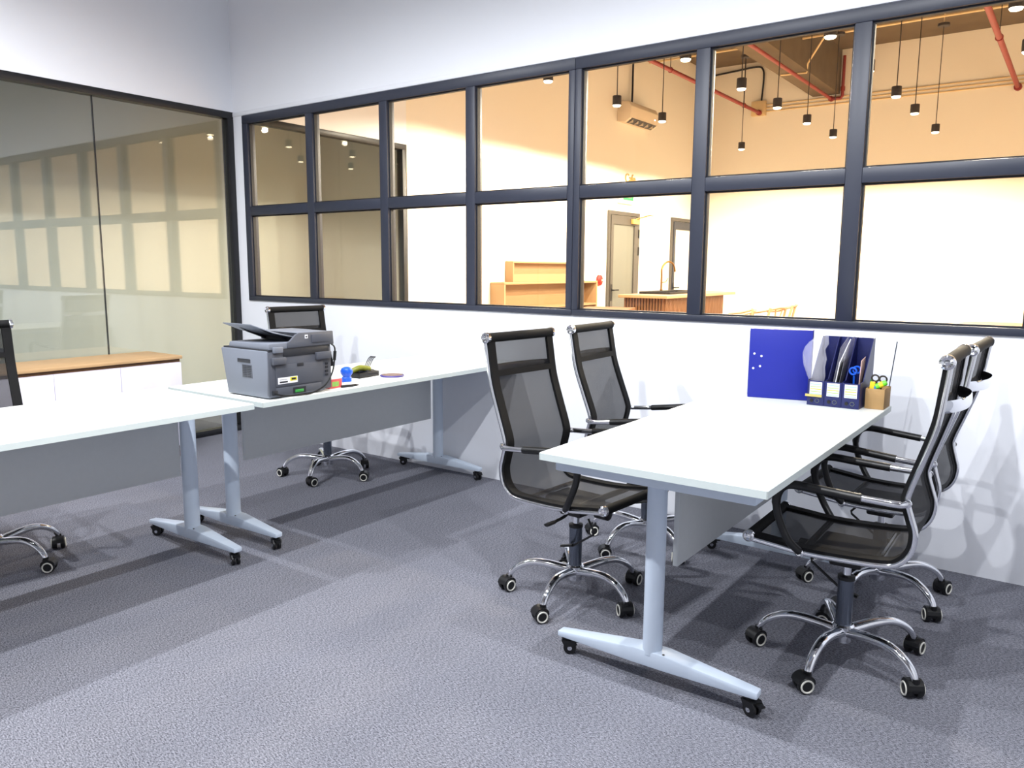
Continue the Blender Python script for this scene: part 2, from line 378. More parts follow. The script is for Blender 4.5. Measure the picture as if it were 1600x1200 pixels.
# ------------------------------------------------------------------ mesh office chairs
W = 0.197
PROF = [(-.285,1.044),(-.274,.96),(-.259,.866),(-.226,.76),(-.193,.66),(-.190,.625),(-.203,.575),(-.213,.535),(-.206,.487),(-.180,.450),(-.135,.434),(0,.430),(.103,.433),(.19,.443),(.267,.452)]
SP = [(p.x, p.y) for p in catmull([(a, c, 0) for a, c in PROF], 4)]
def strip(bm, l0, l1, off=0.0, i0=0, i1=None, th=0.0, sag=0.0):
    P = SP[i0:i1]; n = len(P); rows_ = []
    for i, (s, z) in enumerate(P):
        a, c = P[max(i-1, 0)], P[min(i+1, n-1)]; t = Vector((c[0]-a[0], c[1]-a[1])).normalized(); nn = Vector((t.y, -t.x))  # normal
        m = 5 if sag else 1; row = []
        for k in range(m+1):
            l = l0+(l1-l0)*k/m; o = off - sag*(1-(2*k/m-1)**2) if sag else off
            row.append((Vector((s+nn.x*o, l, z+nn.y*o)), nn))
        rows_.append(row)
    V = [[bm.verts.new(p) for p, _ in r] for r in rows_]
    for r, q in zip(V, V[1:]):
        for k in range(len(r)-1): bm.faces.new((r[k], r[k+1], q[k+1], q[k]))
    if th:
        V2 = [[bm.verts.new(p+Vector((nn.x*th, 0, nn.y*th))) for p, nn in r] for r in rows_]
        for r, q in zip(V2, V2[1:]):
            for k in range(len(r)-1): bm.faces.new((q[k], q[k+1], r[k+1], r[k]))
        for e in (0, -1):
            for r, q, r_, q_ in zip(V, V[1:], V2, V2[1:]): bm.faces.new((r[e], q[e], q_[e], r_[e]))
            bm.faces.new(V[e]+V2[e][::-1])
def RAIL(s):
    out = []
    for i, (x, z) in enumerate(SP):
        a, c = SP[max(i-1, 0)], SP[min(i+1, len(SP)-1)]; tt = Vector((c[0]-a[0], c[1]-a[1])).normalized()
        out.append((x+tt.y*0.009, s*(W+0.002), z-tt.x*0.009))
    return out
def idx(z_target, lo=0, hi=None): return min(range(lo, hi or len(SP)), key=lambda i: abs(SP[i][1]-z_target))
def make_chair(name, label):
    t = thing(name, label, 'chair', group='black mesh office chairs')
    uppers = []
    b = NB(); strip(b, -W+0.010, W-0.010, 0.0, th=0.0015); sl = obj('seat_sling', b, 'mesh_weave', t, ang=60); uppers.append(sl); tag(sl, 'black see-through mesh sling')
    for s in (-1, 1):
        b = NB(); l0, l1 = (W-0.034, W+0.004) if s > 0 else (-W-0.004, -W+0.034)
        strip(b, l0, l1, -0.009, th=0.012); obj('hem', b, 'black_fabric', sl, ang=60)
    for s in (-1, 1):
        b = NB(); tube(b, RAIL(s), 0.0065, 10, ry=0.0085); uppers.append(obj('side_rail', b, 'chrome', t, ang=60))
    for nm, (s0, z0), r in (('top_bar', PROF[0], 0.019), ('front_bar', PROF[-1], 0.017)):
        b = NB(); tube(b, [(s0, -W, z0), (s0, W, z0)], r, 20); o = obj(nm, b, 'black_fabric', t); uppers.append(o)
        for s in (-1, 1):
            b = NB(); sg = s
            lathe(b, [(r*0.5,0),(r*1.12,0),(r*1.15,0.004),(r*1.12,0.013),(r*0.8,0.017),(r*0.45,0.014),(r*0.2,0.016)], (s0, 0, z0), 'y', 20)
            for v in b.verts: v.co.y = s*(W-0.002) + s*abs(v.co.y)
            obj('end_cap', b, 'chrome', o)
    # back brace: black cross band in front, bowed chrome strap behind
    i = idx(0.915, 0, 20)
    b = NB(); strip(b, -W+0.02, W-0.02, -0.009, i0=i, i1=i+2, th=0.005); o = obj('back_band', b, 'black_fabric', t); uppers.append(o)
    s0, z0 = SP[i]
    b = NB(); pts = [(s0-0.004-0.055*(1-abs(k/8)**2.6), W*k/8*1.02, z0) for k in range(-8, 9)]
    tube(b, pts, 0.003, 8, ry=0.018)
    uppers.append(obj('back_brace', b, 'chrome', t, ang=60))
    # seat cross strap and its bolts
    s0, z0 = 0.103, 0.425
    b = NB(); tube(b, [(s0, -W-0.008, z0-0.004), (s0, W+0.008, z0-0.004)], 0.010, 12, ry=0.012); o = obj('seat_brace', b, 'black_plastic', t); uppers.append(o)
    b = NB(); tube(b, [(-.12, -W-0.002, .424), (-.12, W+0.002, .424)], 0.009, 10); uppers.append(obj('seat_brace', b, 'chrome', t))
    for s in (-1, 1):
        b = NB(); lathe(b, [(0.006,0),(0.014,0),(0.014,0.008),(0.009,0.012),(0.004,0.010)], (s0, 0, z0), 'y', 16)
        for v in b.verts: v.co.y = s*(W+0.006)+s*abs(v.co.y)
        obj('bolt', b, 'chrome', o)
    # arms
    for s in (-1, 1):
        l = s*(W+0.030)
        path = catmull([(-.200, s*(W+0.006), .628), (-.180, l, .626), (-.10, l, .630), (.02, l, .640), (.115, l, .648), (.155, l, .636), (.172, l, .595), (.165, l, .54), (.135, l, .47), (.103, s*(W+0.010), .428)], 5)
        b = NB(); tube(b, path, 0.009, 10, ry=0.011); a = obj('armrest', b, 'chrome', t, ang=60); uppers.append(a)
        k0 = next(i for i, p in enumerate(path) if p.x > -0.10); k1 = next(i for i, p in enumerate(path) if i > k0 and p.z < 0.575)
        b = NB(); tube(b, path[k0:], [0.016 if q < k1-k0 else 0.013 for q in range(len(path)-k0)], 12, ry=[0.014 if q < k1-k0 else 0.012 for q in range(len(path)-k0)]); obj('arm_pad', b, 'black_plastic', a, ang=60)
        b = NB(); lathe(b, [(0.005,0),(0.012,0),(0.012,0.007),(0.006,0.010)], (-.200, 0, .628), 'y', 14)
        for v in b.verts: v.co.y = s*(W+0.010)+s*abs(v.co.y)
        obj('bolt', b, 'chrome', a)
    # mechanism, lever, column
    b = NB(); box(b, -.10, .09, -.075, .075, .372, .418); box(b, -.05, .05, -.045, .045, .340, .372); obj('tilt_mechanism', b, 'black_plastic', t, bev=0.008)
    b = NB(); lathe(b, [(0.02,0.03),(0.026,0.03),(0.026,0.085),(0.018,0.09)], (0.0,0,0), 'x', 16)
    for v in b.verts: v.co += Vector((0.07,0,.372))
    obj('tension_knob', b, 'black_plastic', t)
    b = NB(); tube(b, catmull([(.02,-.05,.385),(.03,-.11,.365),(.035,-.19,.36)], 4), 0.006, 8); tube(b, [(.035,-.185,.36),(.036,-.235,.36)], 0.011, 8, ry=0.006); obj('lever', b, 'black_plastic', t)
    b = NB(); tube(b, [(.095,-.05,.352),(.130,-.062,.312),(.128,-.062,.300),(.035,-.055,.235),(.02,-.055,.228)], 0.0045, 8); tube(b, [(.03,-.055,.233),(-.03,-.05,.215)], 0.012, 8, ry=0.006); obj('tilt_lever', b, 'black_plastic', t)
    b = NB(); lathe(b, [(0.014,.29),(0.014,.345)], seg=16); lathe(b, [(0.020,.288),(0.028,.288),(0.028,.300),(0.015,.303)], seg=18, mi=2); lathe(b, [(0.026,.115),(0.026,.29)], seg=20, mi=1); obj('gas_column', b, ['chrome','column_metal','black_plastic'], t)
    b = NB(); lathe(b, [(0.020,.070),(0.028,.072),(0.030,.085),(0.034,.092),(0.036,.128),(0.030,.134),(0.027,.134)], seg=24); obj('hub', b, 'chrome', t)
    legs = []
    lp = [(0.024,.108),(0.06,.116),(0.11,.125),(0.16,.128),(0.20,.120),(0.235,.102),(0.258,.080),(0.270,.058)]
    for k in range(5):
        b = NB(); P = catmull([(r, 0, z) for r, z in lp], 3); nP = len(P)
        tube(b, P, [0.0215-0.0085*i/(nP-1) for i in range(nP)], 12, ry=[0.0180-0.0075*i/(nP-1) for i in range(nP)])
        lg = obj('base_leg', b, 'chrome', t, ang=60); legs.append(lg)
        cb = NB()
        lathe(cb, [(0.008,.050),(0.013,.050),(0.013,.066),(0.008,.066)], seg=12)
        for s2 in (-1, 1):
            lathe(cb, [(0.010,-0.009),(0.0245,-0.009),(0.0265,-0.004),(0.0265,0.006),(0.023,0.010),(0.010,0.011)], (0.012, s2*0.017, 0.0265), 'y', 20)
            torus(cb, (0.012, s2*0.0275, 0.0265), (0,1,0), 0.0195, 0.0030, 20, 6, mi=1)
        hp = [(-0.010,0.020),(-0.017,0.034),(-0.014,0.047),(-0.004,0.056),(0.012,0.059),(0.027,0.055),(0.038,0.045),(0.042,0.032),(0.032,0.030),(0.012,0.034)]
        prism(cb, [(a, -0.0235, c) for a, c in hp], (0, 0.047, 0))
        c = obj('castor', cb, ['black_plastic', 'ring_white'], lg); c.location = (0.270, 0, 0)
        c.rotation_euler = (0, 0, [0.5, -2.1, 0.9, -0.7, 2.6][k])
    return t
def pose_chair(t, x, y, th, tilt, dz, phase):
    t.location = (x, y, 0); t.rotation_euler = (0, 0, math.radians(th))
    k = 0
    for c in t.children:
        base = c.name.split('.')[0]
        if base == 'base_leg':
            c.rotation_euler = (0, 0, math.radians(phase-th+72*k)); k += 1
        elif base in ('gas_column', 'hub', 'lever', 'tilt_lever', 'tension_knob', 'tilt_mechanism'): pass
        else:
            pv = Vector((0, 0, .42)); c.matrix_local = Matrix.Translation(pv+Vector((0,0,dz))) @ Matrix.Rotation(-math.radians(tilt), 4, 'Y') @ Matrix.Translation(-pv)
chair = make_chair('office_chair', 'black mesh office chair on chrome castors, left of the blue file box desk, nearest')
specs = [(3.832, -1.206, -5.2, 1.4, -.004, 59.4, None),
         (3.796, -0.500, 2.3, 2.5, -.006, 41, 'black mesh office chair left of the blue file box desk, nearer the window wall'),
         (4.831, -1.122, 180.6, -2.1, -.003, 46, 'black mesh office chair right of the desk in the foreground, seen from its side'),
         (4.81, -0.470, 178.3, 0.2, -.010, 39, 'black mesh office chair right of the desk, half hidden behind the foreground chair'),
         (1.618, -0.558, -6.5, 1.8, 0, 8, 'black mesh office chair tucked behind the printer desk'),
         (1.63, -2.45, -8.3, 0.6, -.008, 21, 'black mesh office chair cut off by the left edge, behind the empty desk')]
chairs = []
for i, sp in enumerate(specs):
    c = chair if i == 0 else dup(chair, (0,0,0), 0, sp[6]); chairs.append(c)
for c, sp in zip(chairs, specs): pose_chair(c, *sp[:6])

# ------------------------------------------------------------------ printer on the desk
Z0 = 0.7505
t = thing('printer', 'dark grey multifunction printer on the white desk, back towards the room', 'printer', (2.51, -1.59, Z0))
o_ = Vector((2.51, -1.59, Z0))
def lp_(x, y, z): return Vector((x, y, z))-o_
xf, xr_, yl, yr = 2.345, 2.667, -1.768, -1.425
b = NB()
sec = [(xf+0.035, yl+0.004, yr-0.035, Z0+0.004), (xf, yl, yr, 0.955)]
A = [b.verts.new(lp_(sec[0][0], sec[0][1], sec[0][3])), b.verts.new(lp_(xr_-0.004, sec[0][1], sec[0][3])), b.verts.new(lp_(xr_-0.004, sec[0][2], sec[0][3])), b.verts.new(lp_(sec[0][0], sec[0][2], sec[0][3]))]
B = [b.verts.new(lp_(xf, yl, 0.955)), b.verts.new(lp_(xr_, yl, 0.955)), b.verts.new(lp_(xr_, yr, 0.955)), b.verts.new(lp_(xf, yr, 0.955))]
b.faces.new(A[::-1]); b.faces.new(B)
for k in range(4): b.faces.new((A[k], A[(k+1) % 4], B[(k+1) % 4], B[k]))
body = obj('body', b, 'printer_side', t, bev=0.008)
def rb(name, m, parent, y0, y1, z0, z1, d0=0.0, d1=0.004, bev=0.001):   # plate on the rear face (x = xr_)
    a = lp_(xr_+d0, y0, z0); c = lp_(xr_+d1, y1, z1); return bx(name, m, parent, a.x, c.x, a.y, c.y, a.z, c.z, bev=bev)
rear = rb('rear_cover', 'printer_grey', t, yl+0.004, yr-0.004, 0.765, 0.950, -0.012, 0.003)
rb('access_door', 'printer_grey', rear, -1.732, -1.478, 0.802, 0.892, 0.003, 0.006)
rb('duplex_tray', 'printer_grey', rear, -1.732, -1.488, 0.764, 0.796, 0.003, 0.006)
rb('latch', 'printer_dark', rear, -1.62, -1.585, 0.880, 0.893, 0.006, 0.008)
rb('slot', 'printer_dark', t, -1.69, -1.44, 0.925, 0.955, 0.003, 0.005)
rb('hinge', 'printer_grey', t, -1.752, -1.684, 0.896, 0.926, 0.003, 0.020, 0.003)
rb('hinge', 'printer_grey', t, -1.52, -1.438, 0.900, 0.932, 0.003, 0.020, 0.003)
rb('hinge_cap', 'printer_side', t, -1.744, -1.696, 0.945, 0.970, 0.003, 0.016, 0.003)
lab = rb('rating_label', 'paper', t, -1.722, -1.619, 0.812, 0.839, 0.006, 0.0068, 0)
rb('warning_patch', 'label_yellow', lab, -1.659, -1.623, 0.821, 0.837, 0.0068, 0.0074, 0)
rb('print', 'printer_dark', lab, -1.652, -1.630, 0.825, 0.833, 0.0074, 0.0078, 0)
rb('print', 'printer_dark', lab, -1.714, -1.672, 0.8165, 0.823, 0.0068, 0.0074, 0)
rb('print', 'printer_dark', lab, -1.712, -1.675, 0.829, 0.8305, 0.0068, 0.0074, 0)
pk = rb('tab_recess', 'printer_dark', t, -1.645, -1.577, 0.764, 0.790, 0.006, 0.0075, 0)
rb('green_tab', 'green_tab', pk, -1.636, -1.592, 0.768, 0.780, 0.0075, 0.012, 0.001)
for z in (0.872, 0.856, 0.838, 0.822): rb('port', 'printer_dark', t, -1.462, -1.448, z, z+0.010, 0.003, 0.0055, 0)
rb('power_socket', 'printer_dark', t, -1.752, -1.728, 0.768, 0.788, 0.003, 0.012)
# side: handle recess, vents, foot marks
def sb(name, m, parent, x0, x1, z0, z1, d=0.002):
    yy = yl+0.004*(0.955-(z0+z1)/2)/0.2
    a = lp_(x0, yy-d, z0); c = lp_(x1, yy+0.003, z1); return bx(name, m, parent, a.x, c.x, a.y, c.y, a.z, c.z, bev=0.0008)
sb('handle_recess', 'printer_dark', t, 2.465, 2.553, 0.898, 0.914)
vg = sb('vent_grille', 'printer_grey', t, 2.494, 2.562, 0.834, 0.890, 0.0015)
for k in range(7):
    for q in range(2):
        sb('vent_slot', 'printer_dark', vg, 2.498+q*0.031, 2.526+q*0.031, 0.8375+k*0.0075, 0.8415+k*0.0075, 0.0026)
# scanner lid + document feeder
b = NB()
prism(b, [lp_(2.385, yl+0.012, 0.955), lp_(xr_, yl+0.012, 0.955), lp_(xr_, yl+0.012, 0.985), lp_(2.395, yl+0.012, 0.982)], (0, yr-yl-0.02, 0))
obj('scanner_lid', b, 'printer_side', t, bev=0.005)
b = NB(); bx('lid_gap', 'printer_dark', t, *[q for pr in zip(lp_(2.36, yl+0.006, 0.950), lp_(xr_+0.002, yr-0.006, 0.960)) for q in pr])
b.free()
b = NB()
pr = [(-1.665,0.984),(-1.650,0.990),(-1.618,1.016),(-1.600,1.022),(yr+0.012,1.020),(yr+0.016,0.960),(-1.665,0.960)]
prism(b, [lp_(xr_+0.004, a, c) for a, c in pr], (-0.012, 0, 0)); obj('feeder_side', b, 'printer_grey', t, bev=0.003)
b = NB()
prism(b, [lp_(xr_-0.006, -1.600, 1.021), lp_(xr_-0.006, yr+0.010, 1.019), lp_(xr_-0.006, yr+0.010, 0.980), lp_(xr_-0.006, -1.560, 0.980)], (-0.27, 0, 0)); obj('document_feeder', b, 'printer_side', t, bev=0.006)
rb('feeder_panel', 'printer_grey', t, -1.535, -1.432, 0.975, 1.012, 0.004, 0.008, 0.003)
rb('sticker', 'paper', t, -1.572, -1.556, 0.996, 1.012, 0.004, 0.005, 0)
rb('sticker_print', 'printer_dark', t, -1.568, -1.560, 1.000, 1.007, 0.005, 0.0055, 0)
b = NB(); box(b, *[q for pr in zip(lp_(2.42, -1.61, 0.985), lp_(2.655, -1.585, 1.016)) for q in pr]); obj('feeder_mouth', b, 'printer_dark', t)
# sloping document tray: rises away from the feeder
b = NB(); d = Vector((0, 0, 0.005)); n0 = lp_(2.655, -1.598, 0.996); 
prism(b, [lp_(2.655, -1.600, 0.998), lp_(2.43, -1.600, 0.998), lp_(2.40, -1.70, 1.028), lp_(2.365, -1.765, 1.058), lp_(2.56, -1.765, 1.058), lp_(2.63, -1.70, 1.022)], d)
obj('document_tray', b, 'printer_side', t, bev=0.002)
b = NB(); prism(b, [lp_(2.44, -1.602, 0.985), lp_(2.44, -1.602, 0.998), lp_(2.44, -1.735, 1.042), lp_(2.44, -1.70, 1.022)], (0.012, 0, 0)); prism(b, [lp_(2.58, -1.602, 0.985), lp_(2.58, -1.602, 0.998), lp_(2.58, -1.735, 1.042), lp_(2.58, -1.70, 1.022)], (0.012, 0, 0)); obj('tray_rib', b, 'printer_dark', t)
cord = catmull([lp_(xr_+0.010,-1.745,0.776), lp_(xr_+0.018,-1.70,0.762), lp_(xr_+0.02,-1.62,0.7565), lp_(xr_+0.02,-1.55,0.758), lp_(xr_+0.022,-1.48,0.785), lp_(xr_+0.020,-1.435,0.84), lp_(xr_+0.016,-1.418,0.90), lp_(xr_+0.016,-1.416,0.945), lp_(xr_+0.004,-1.425,0.962)], 5)
b = NB(); tube(b, cord, 0.0035, 8); tube(b, cord[-12:-7], 0.007, 8); obj('cable', b, 'black_plastic', t)

# ------------------------------------------------------------------ small things on the printer desk
t = thing('small_carton', 'small red carton with green print beside the printer', 'box', (2.60, -1.368, Z0), 0)
bx('carton_body', 'red_print', t, -0.03, 0.03, -0.037, 0.037, 0.0, 0.042, bev=0.001)
bx('printed_patch', 'green_print', t, 0.030, 0.0306, -0.022, 0.018, 0.008, 0.030)
bx('carton_top_flap', 'paper', t, -0.029, 0.029, -0.036, 0.036, 0.042, 0.0428)
t = thing('rubber_stamp', 'bright blue rounded rubber stamp on the printer desk', 'stamp', (2.535, -1.215, Z0+0.0012), 0.3)
b = NB(); lathe(b, [(0.020,0),(0.024,0.002),(0.024,0.022),(0.019,0.028),(0.021,0.034)], seg=22); obj('stamp_base', b, 'blue_bright', t)
b = NB(); lathe(b, [(0.021,0.032),(0.028,0.042),(0.030,0.056),(0.024,0.068),(0.012,0.074),(0.004,0.0745)], seg=22); obj('stamp_grip', b, 'blue_bright', t)
b = NB(); lathe(b, [(0.010,0.030),(0.018,0.042),(0.018,0.056),(0.010,0.064),(0.003,0.066)], (0,0.022,0), seg=16); obj('stamp_thumb_rest', b, 'blue_bright', t)
t = thing('desk_tray', 'black desk tray heaped with small office things on the printer desk', 'tray', (2.44, -1.02, Z0), 0.1)
b = NB()
prism(b, [(-0.045,-0.075,0),(0.045,-0.075,0),(0.045,0.075,0),(-0.045,0.075,0)], (0,0,0.006)); 
for a in ((-0.045,-0.041,-0.075,0.075),(0.041,0.045,-0.075,0.075),(-0.041,0.041,-0.075,-0.071),(-0.041,0.041,0.071,0.075)): box(b, *a, 0.006, 0.026)
obj('tray_body', b, 'black_plastic', t, bev=0.002)
b = NB(); box(b, -0.03, 0.03, 0.0, 0.06, 0.008, 0.034); obj('stapler_base', b, 'printer_dark', t, bev=0.006)
b = NB(); tube(b, catmull([(-0.02,-0.06,0.03),(0,-0.03,0.046),(0.01,0.0,0.044),(0.02,0.03,0.036)],4), 0.014, 12); obj('tape_roll', b, 'olive_plastic', t)
for k in range(4):
    b = NB(); tube(b, catmull([(-0.012+k*0.010,0.02,0.03),(-0.012+k*0.010,0.04,0.06),(-0.012+k*0.010,0.062,0.086),(-0.012+k*0.010,0.078,0.094)],4), 0.0022, 6); obj('prong', b, 'black_plastic', t)
b = NB(); tube(b, [(-0.014,0.078,0.094),(0.020,0.078,0.094)], 0.003, 6); obj('prong_bar', b, 'black_plastic', t)
for k, (dx, dy, rz, dz) in enumerate(((2.595,-1.195,0.10,0.0002),(2.590,-1.175,-0.12,0.0018),(2.575,-1.165,0.03,0.0034))):
    pp = tag(bx('paper_sheet', 'paper', None, -0.05, 0.05, -0.10, 0.10, 0.0, 0.0014), ['white paper sheet at the bottom of the pile on the printer desk','white paper sheet in the middle of the pile on the printer desk','white paper sheet on top of the pile on the printer desk'][k], 'paper', 'paper sheets on the printer desk')
    pp.location = (dx+0.02, dy, Z0+dz); pp.rotation_euler = (0,0,rz)
    for q in range(2): bx('dark_fold_line', 'printer_dark', pp, -0.02+0.03*q, -0.013+0.03*q, -0.07, 0.08, 0.0014, 0.00155)  # dark strips painted on for the dark folded edges of the sheets
bpen = NB(); tube(bpen, [(0,-0.045,0.006),(0,0.03,0.006),(0,0.05,0.006)], [0.006,0.006,0.0015], 10); pn = tag(obj('marker_pen', bpen, 'black_plastic'), 'thick black marker pen lying by the paper pile', 'pen'); pn.location = (2.655, -1.305, Z0+0.0002); pn.rotation_euler = (0,0,-0.2)
t = thing('coaster', 'round coaster with a purple rim on the printer desk', 'coaster', (2.55, -0.92, Z0))
b = NB(); lathe(b, [(0.050,0),(0.060,0),(0.062,0.004),(0.060,0.008),(0.054,0.008)], seg=32); obj('rim', b, 'coaster_rim', t)
b = NB(); lathe(b, [(0.010,0.0065),(0.054,0.0065),(0.054,0.0085),(0.010,0.0085)], seg=32); obj('top_face', b, 'coaster_top', t)

# ------------------------------------------------------------------ things on the right desk
t = thing('file_box', 'large plain blue file box standing upright by the window wall', 'file box', (4.227, -0.430, Z0), math.atan2(0.048, 0.226))
bx('case', 'blue_plastic', t, 0, 0.256, 0, 0.075, 0, 0.300, bev=0.003)
for (a, c) in ((0.022,0.192),(0.052,0.182),(0.020,0.128),(0.048,0.138)):
    b = NB(); lathe(b, [(0.002,0.0),(0.0045,0.0),(0.0045,-0.0012),(0.002,-0.0016)], (a, 0, c), 'y', 12)
    obj('rivet', b, 'paper', t)
bx('spine_seam', 'navy_plastic', t, -0.0008, 0.0, 0.004, 0.071, 0.01, 0.29)
t = thing('magazine_file', 'dark blue three-part magazine file stuffed with papers', 'file holder', (4.492, -0.468, Z0))
FW = 0.204/3
b = NB(); box(b, 0, 0.204, 0, 0.22, 0, 0.004); obj('base', b, 'navy_plastic', t)
b = NB(); box(b, 0, 0.204, 0.216, 0.22, 0.004, 0.272); obj('back_wall', b, 'navy_plastic', t)
for k in range(4):
    x = min(max(k*FW-0.0015, 0), 0.201)
    b = NB(); prism(b, [(x,0,0.004),(x,0.22,0.004),(x,0.22,0.272),(x,0.19,0.272),(x,0.05,0.108),(x,0,0.104)], (0.003,0,0)); obj('divider', b, 'navy_plastic', t)
for k in range(3):
    x0 = k*FW+0.002
    f = bx('front_panel', 'navy_plastic', t, x0, x0+FW-0.003, -0.003, 0.002, 0.0, 0.102, bev=0.001)
    lb = bx('label_card', 'paper', f, x0+0.008, x0+FW-0.012, -0.0042, -0.003, 0.043, 0.097)
    for q, c in enumerate(('label_blue','label_green','label_yellow','label_green','label_blue')):
        bx('label_line', c, f, x0+0.010, x0+FW-0.014, -0.0048, -0.0042, 0.046+q*0.010, 0.050+q*0.010)
    b = NB(); torus(b, (x0+FW/2+0.006, -0.0035, 0.020), (0,1,0), 0.008, 0.002, 16, 6); obj('finger_ring', b, 'column_metal', f)
    b = NB(); lathe(b, [(0.003,0),(0.007,0),(0.007,-0.003)], (x0+0.018, -0.003, 0.020), 'y', 12); obj('finger_hole', b, 'black_plastic', f)
bx('index_tab', 'manila', t, -0.006, FW-0.008, -0.008, -0.0052, 0.036, 0.046)
MX, MY = 4.492, -0.468
def sheetpiece(name, m, label, cat, pts, th, group=None):
    b = NB(); prism(b, pts, th); return tag(obj(name, b, m, smooth=False), label, cat, group)
# clear plastic bag bulging out of the first slot: a crumpled pouch, narrow below and flared above, open at the top
rg = random.Random(3); b = NB(); rings = []
prof_b = [(4.522,0.016,0.010,0.772),(4.522,0.024,0.016,0.83),(4.515,0.034,0.020,0.87),(4.508,0.040,0.022,0.905),(4.503,0.044,0.022,0.94),(4.502,0.045,0.020,0.97),(4.508,0.043,0.018,0.995),(4.518,0.036,0.014,1.018),(4.528,0.024,0.009,1.035)]
for q, (cx_, wx, wy, z) in enumerate(prof_b):
    ring = []
    for k in range(22):
        a = 2*PI*k/22; f = 1+(0.0 if q == 0 else rg.uniform(-0.16, 0.16)); ring.append(b.verts.new((cx_+wx*f*math.cos(a)+0.10*(z-0.9)*wy, -0.436+wy*f*math.sin(a), z+(0.010*math.cos(a+0.6) if q > 4 else 0))))
    rings.append(ring)
for r_, q_ in zip(rings, rings[1:]):
    for k in range(22): b.faces.new((r_[k], r_[(k+1) % 22], q_[(k+1) % 22], q_[k]))
b.faces.new(rings[0][::-1])
tag(obj('plastic_bag', b, 'clear_film', ang=25), 'crumpled clear plastic bag bulging from the first slot of the magazine file', 'bag')
sheetpiece('plastic_sleeve', 'clear_film', 'clear plastic sleeve leaning left in the middle slot of the magazine file', 'sleeve', [(4.566,-0.41,0.767),(4.566,-0.30,0.767),(4.6038,-0.30,1.037),(4.5968,-0.41,0.987)], (0.0015,0,0), 'sleeves in the magazine file')
sheetpiece('plastic_sleeve', 'clear_film', 'clear plastic sleeve fanned to the right in the middle slot of the magazine file', 'sleeve', [(4.590,-0.41,0.767),(4.590,-0.30,0.767),(4.6282,-0.30,1.04),(4.6226,-0.41,1.00)], (0.0015,0,0), 'sleeves in the magazine file')
sheetpiece('document', 'paper', 'white document standing in the middle slot of the magazine file', 'paper', [(4.573,-0.405,0.767),(4.573,-0.30,0.767),(4.6082,-0.30,1.018),(4.5954,-0.405,0.927)], (0.003,0,0))
sheetpiece('black_folder', 'black_plastic', 'thin black folder behind the white document in the magazine file', 'folder', [(4.582,-0.405,0.767),(4.582,-0.30,0.767),(4.6068,-0.30,0.944),(4.6042,-0.405,0.926)], (0.002,0,0))
sheetpiece('pink_card', 'pink_paper', 'pink card standing in the right slot of the magazine file', 'card', [(4.672,-0.40,0.765),(4.672,-0.33,0.765),(4.678,-0.33,0.95),(4.678,-0.40,0.94)], (0.002,0,0))
b = NB(); torus(b, (4.650,-0.40,0.895), (0.2,1,0.1), 0.014, 0.004, 16, 6); torus(b, (4.662,-0.39,0.90), (-0.3,1,0), 0.014, 0.004, 16, 6); tube(b, [(4.654,-0.398,0.885),(4.652,-0.38,0.80)], 0.004, 8)
tag(obj('blue_scissors', b, 'blue_bright'), 'blue-handled scissors in the right slot of the magazine file', 'scissors')
# cardboard box with stationery
t = thing('cardboard_box', 'small open cardboard box of stationery at the desk corner', 'box', (4.706, -0.418, Z0))
BW, BD, BH = 0.071, 0.125, 0.082
for nm, a in (('bottom',(0,BW,0,BD,0,0.003)),('side',(0,0.003,0,BD,0.003,BH)),('side',(BW-0.003,BW,0,BD,0.003,BH)),('side',(0.003,BW-0.003,0,0.003,0.003,BH)),('side',(0.003,BW-0.003,BD-0.003,BD,0.003,BH))): bx(nm, 'cardboard', t, *a, bev=0.0006)
b = NB(); torus(b, (4.733,-0.385,0.872), (0,1,0.25), 0.0135, 0.0035, 18, 6); torus(b, (4.762,-0.385,0.870), (0,1,0.25), 0.0135, 0.0035, 18, 6); tube(b, [(4.737,-0.384,0.859),(4.748,-0.37,0.77)], 0.004, 8); tube(b, [(4.758,-0.384,0.857),(4.746,-0.366,0.77)], 0.004, 8)
tag(obj('black_scissors', b, 'dark_metal'), 'black-handled scissors standing in the cardboard box', 'scissors')
b = NB(); lathe(b, [(0.006,-0.022),(0.0115,-0.020),(0.0115,0.016),(0.009,0.022),(0.004,0.023)], seg=16)
g = tag(obj('glue_tube', b, 'lime_plastic'), 'lime green glue tube lying across the cardboard box', 'glue'); g.location = (4.760, -0.405, 0.850); g.rotation_euler = (0.1, 1.05, 0.1)
b = NB(); lathe(b, [(0.0117,-0.006),(0.0121,-0.006),(0.0121,0.009),(0.0117,0.009)], seg=16); obj('glue_label', b, 'label_yellow', g)
b = NB(); box(b, -0.0095, 0.0095, -0.006, 0.006, 0, 0.105); c = tag(obj('yellow_cutter', b, 'yellow_plastic', bev=0.002), 'yellow box cutter standing in the cardboard box', 'cutter'); c.location = (4.722, -0.398, 0.754); c.rotation_euler = (0, 0.05, 0)
b = NB(); tube(b, [(0,0,0),(0,0,0.10),(0,0,0.112)], [0.005,0.005,0.0015], 10); c = tag(obj('green_pen', b, 'green_tab'), 'green pen at the left side of the cardboard box', 'pen'); c.location = (4.714, -0.36, 0.754)
b = NB(); box(b, -0.006, 0.006, -0.005, 0.005, 0, 0.088); c = tag(obj('teal_marker', b, 'teal_plastic', bev=0.002), 'short teal marker in the middle of the cardboard box', 'pen'); c.location = (4.740, -0.405, 0.754)
b = NB(); tube(b, [(0,0,0),(0.024,0,0.262)], 0.0022, 8); c = tag(obj('metal_ruler_rod', b, 'column_metal'), 'long thin metal rod leaning up out of the cardboard box', 'rod'); c.location = (4.766, -0.31, 0.756)

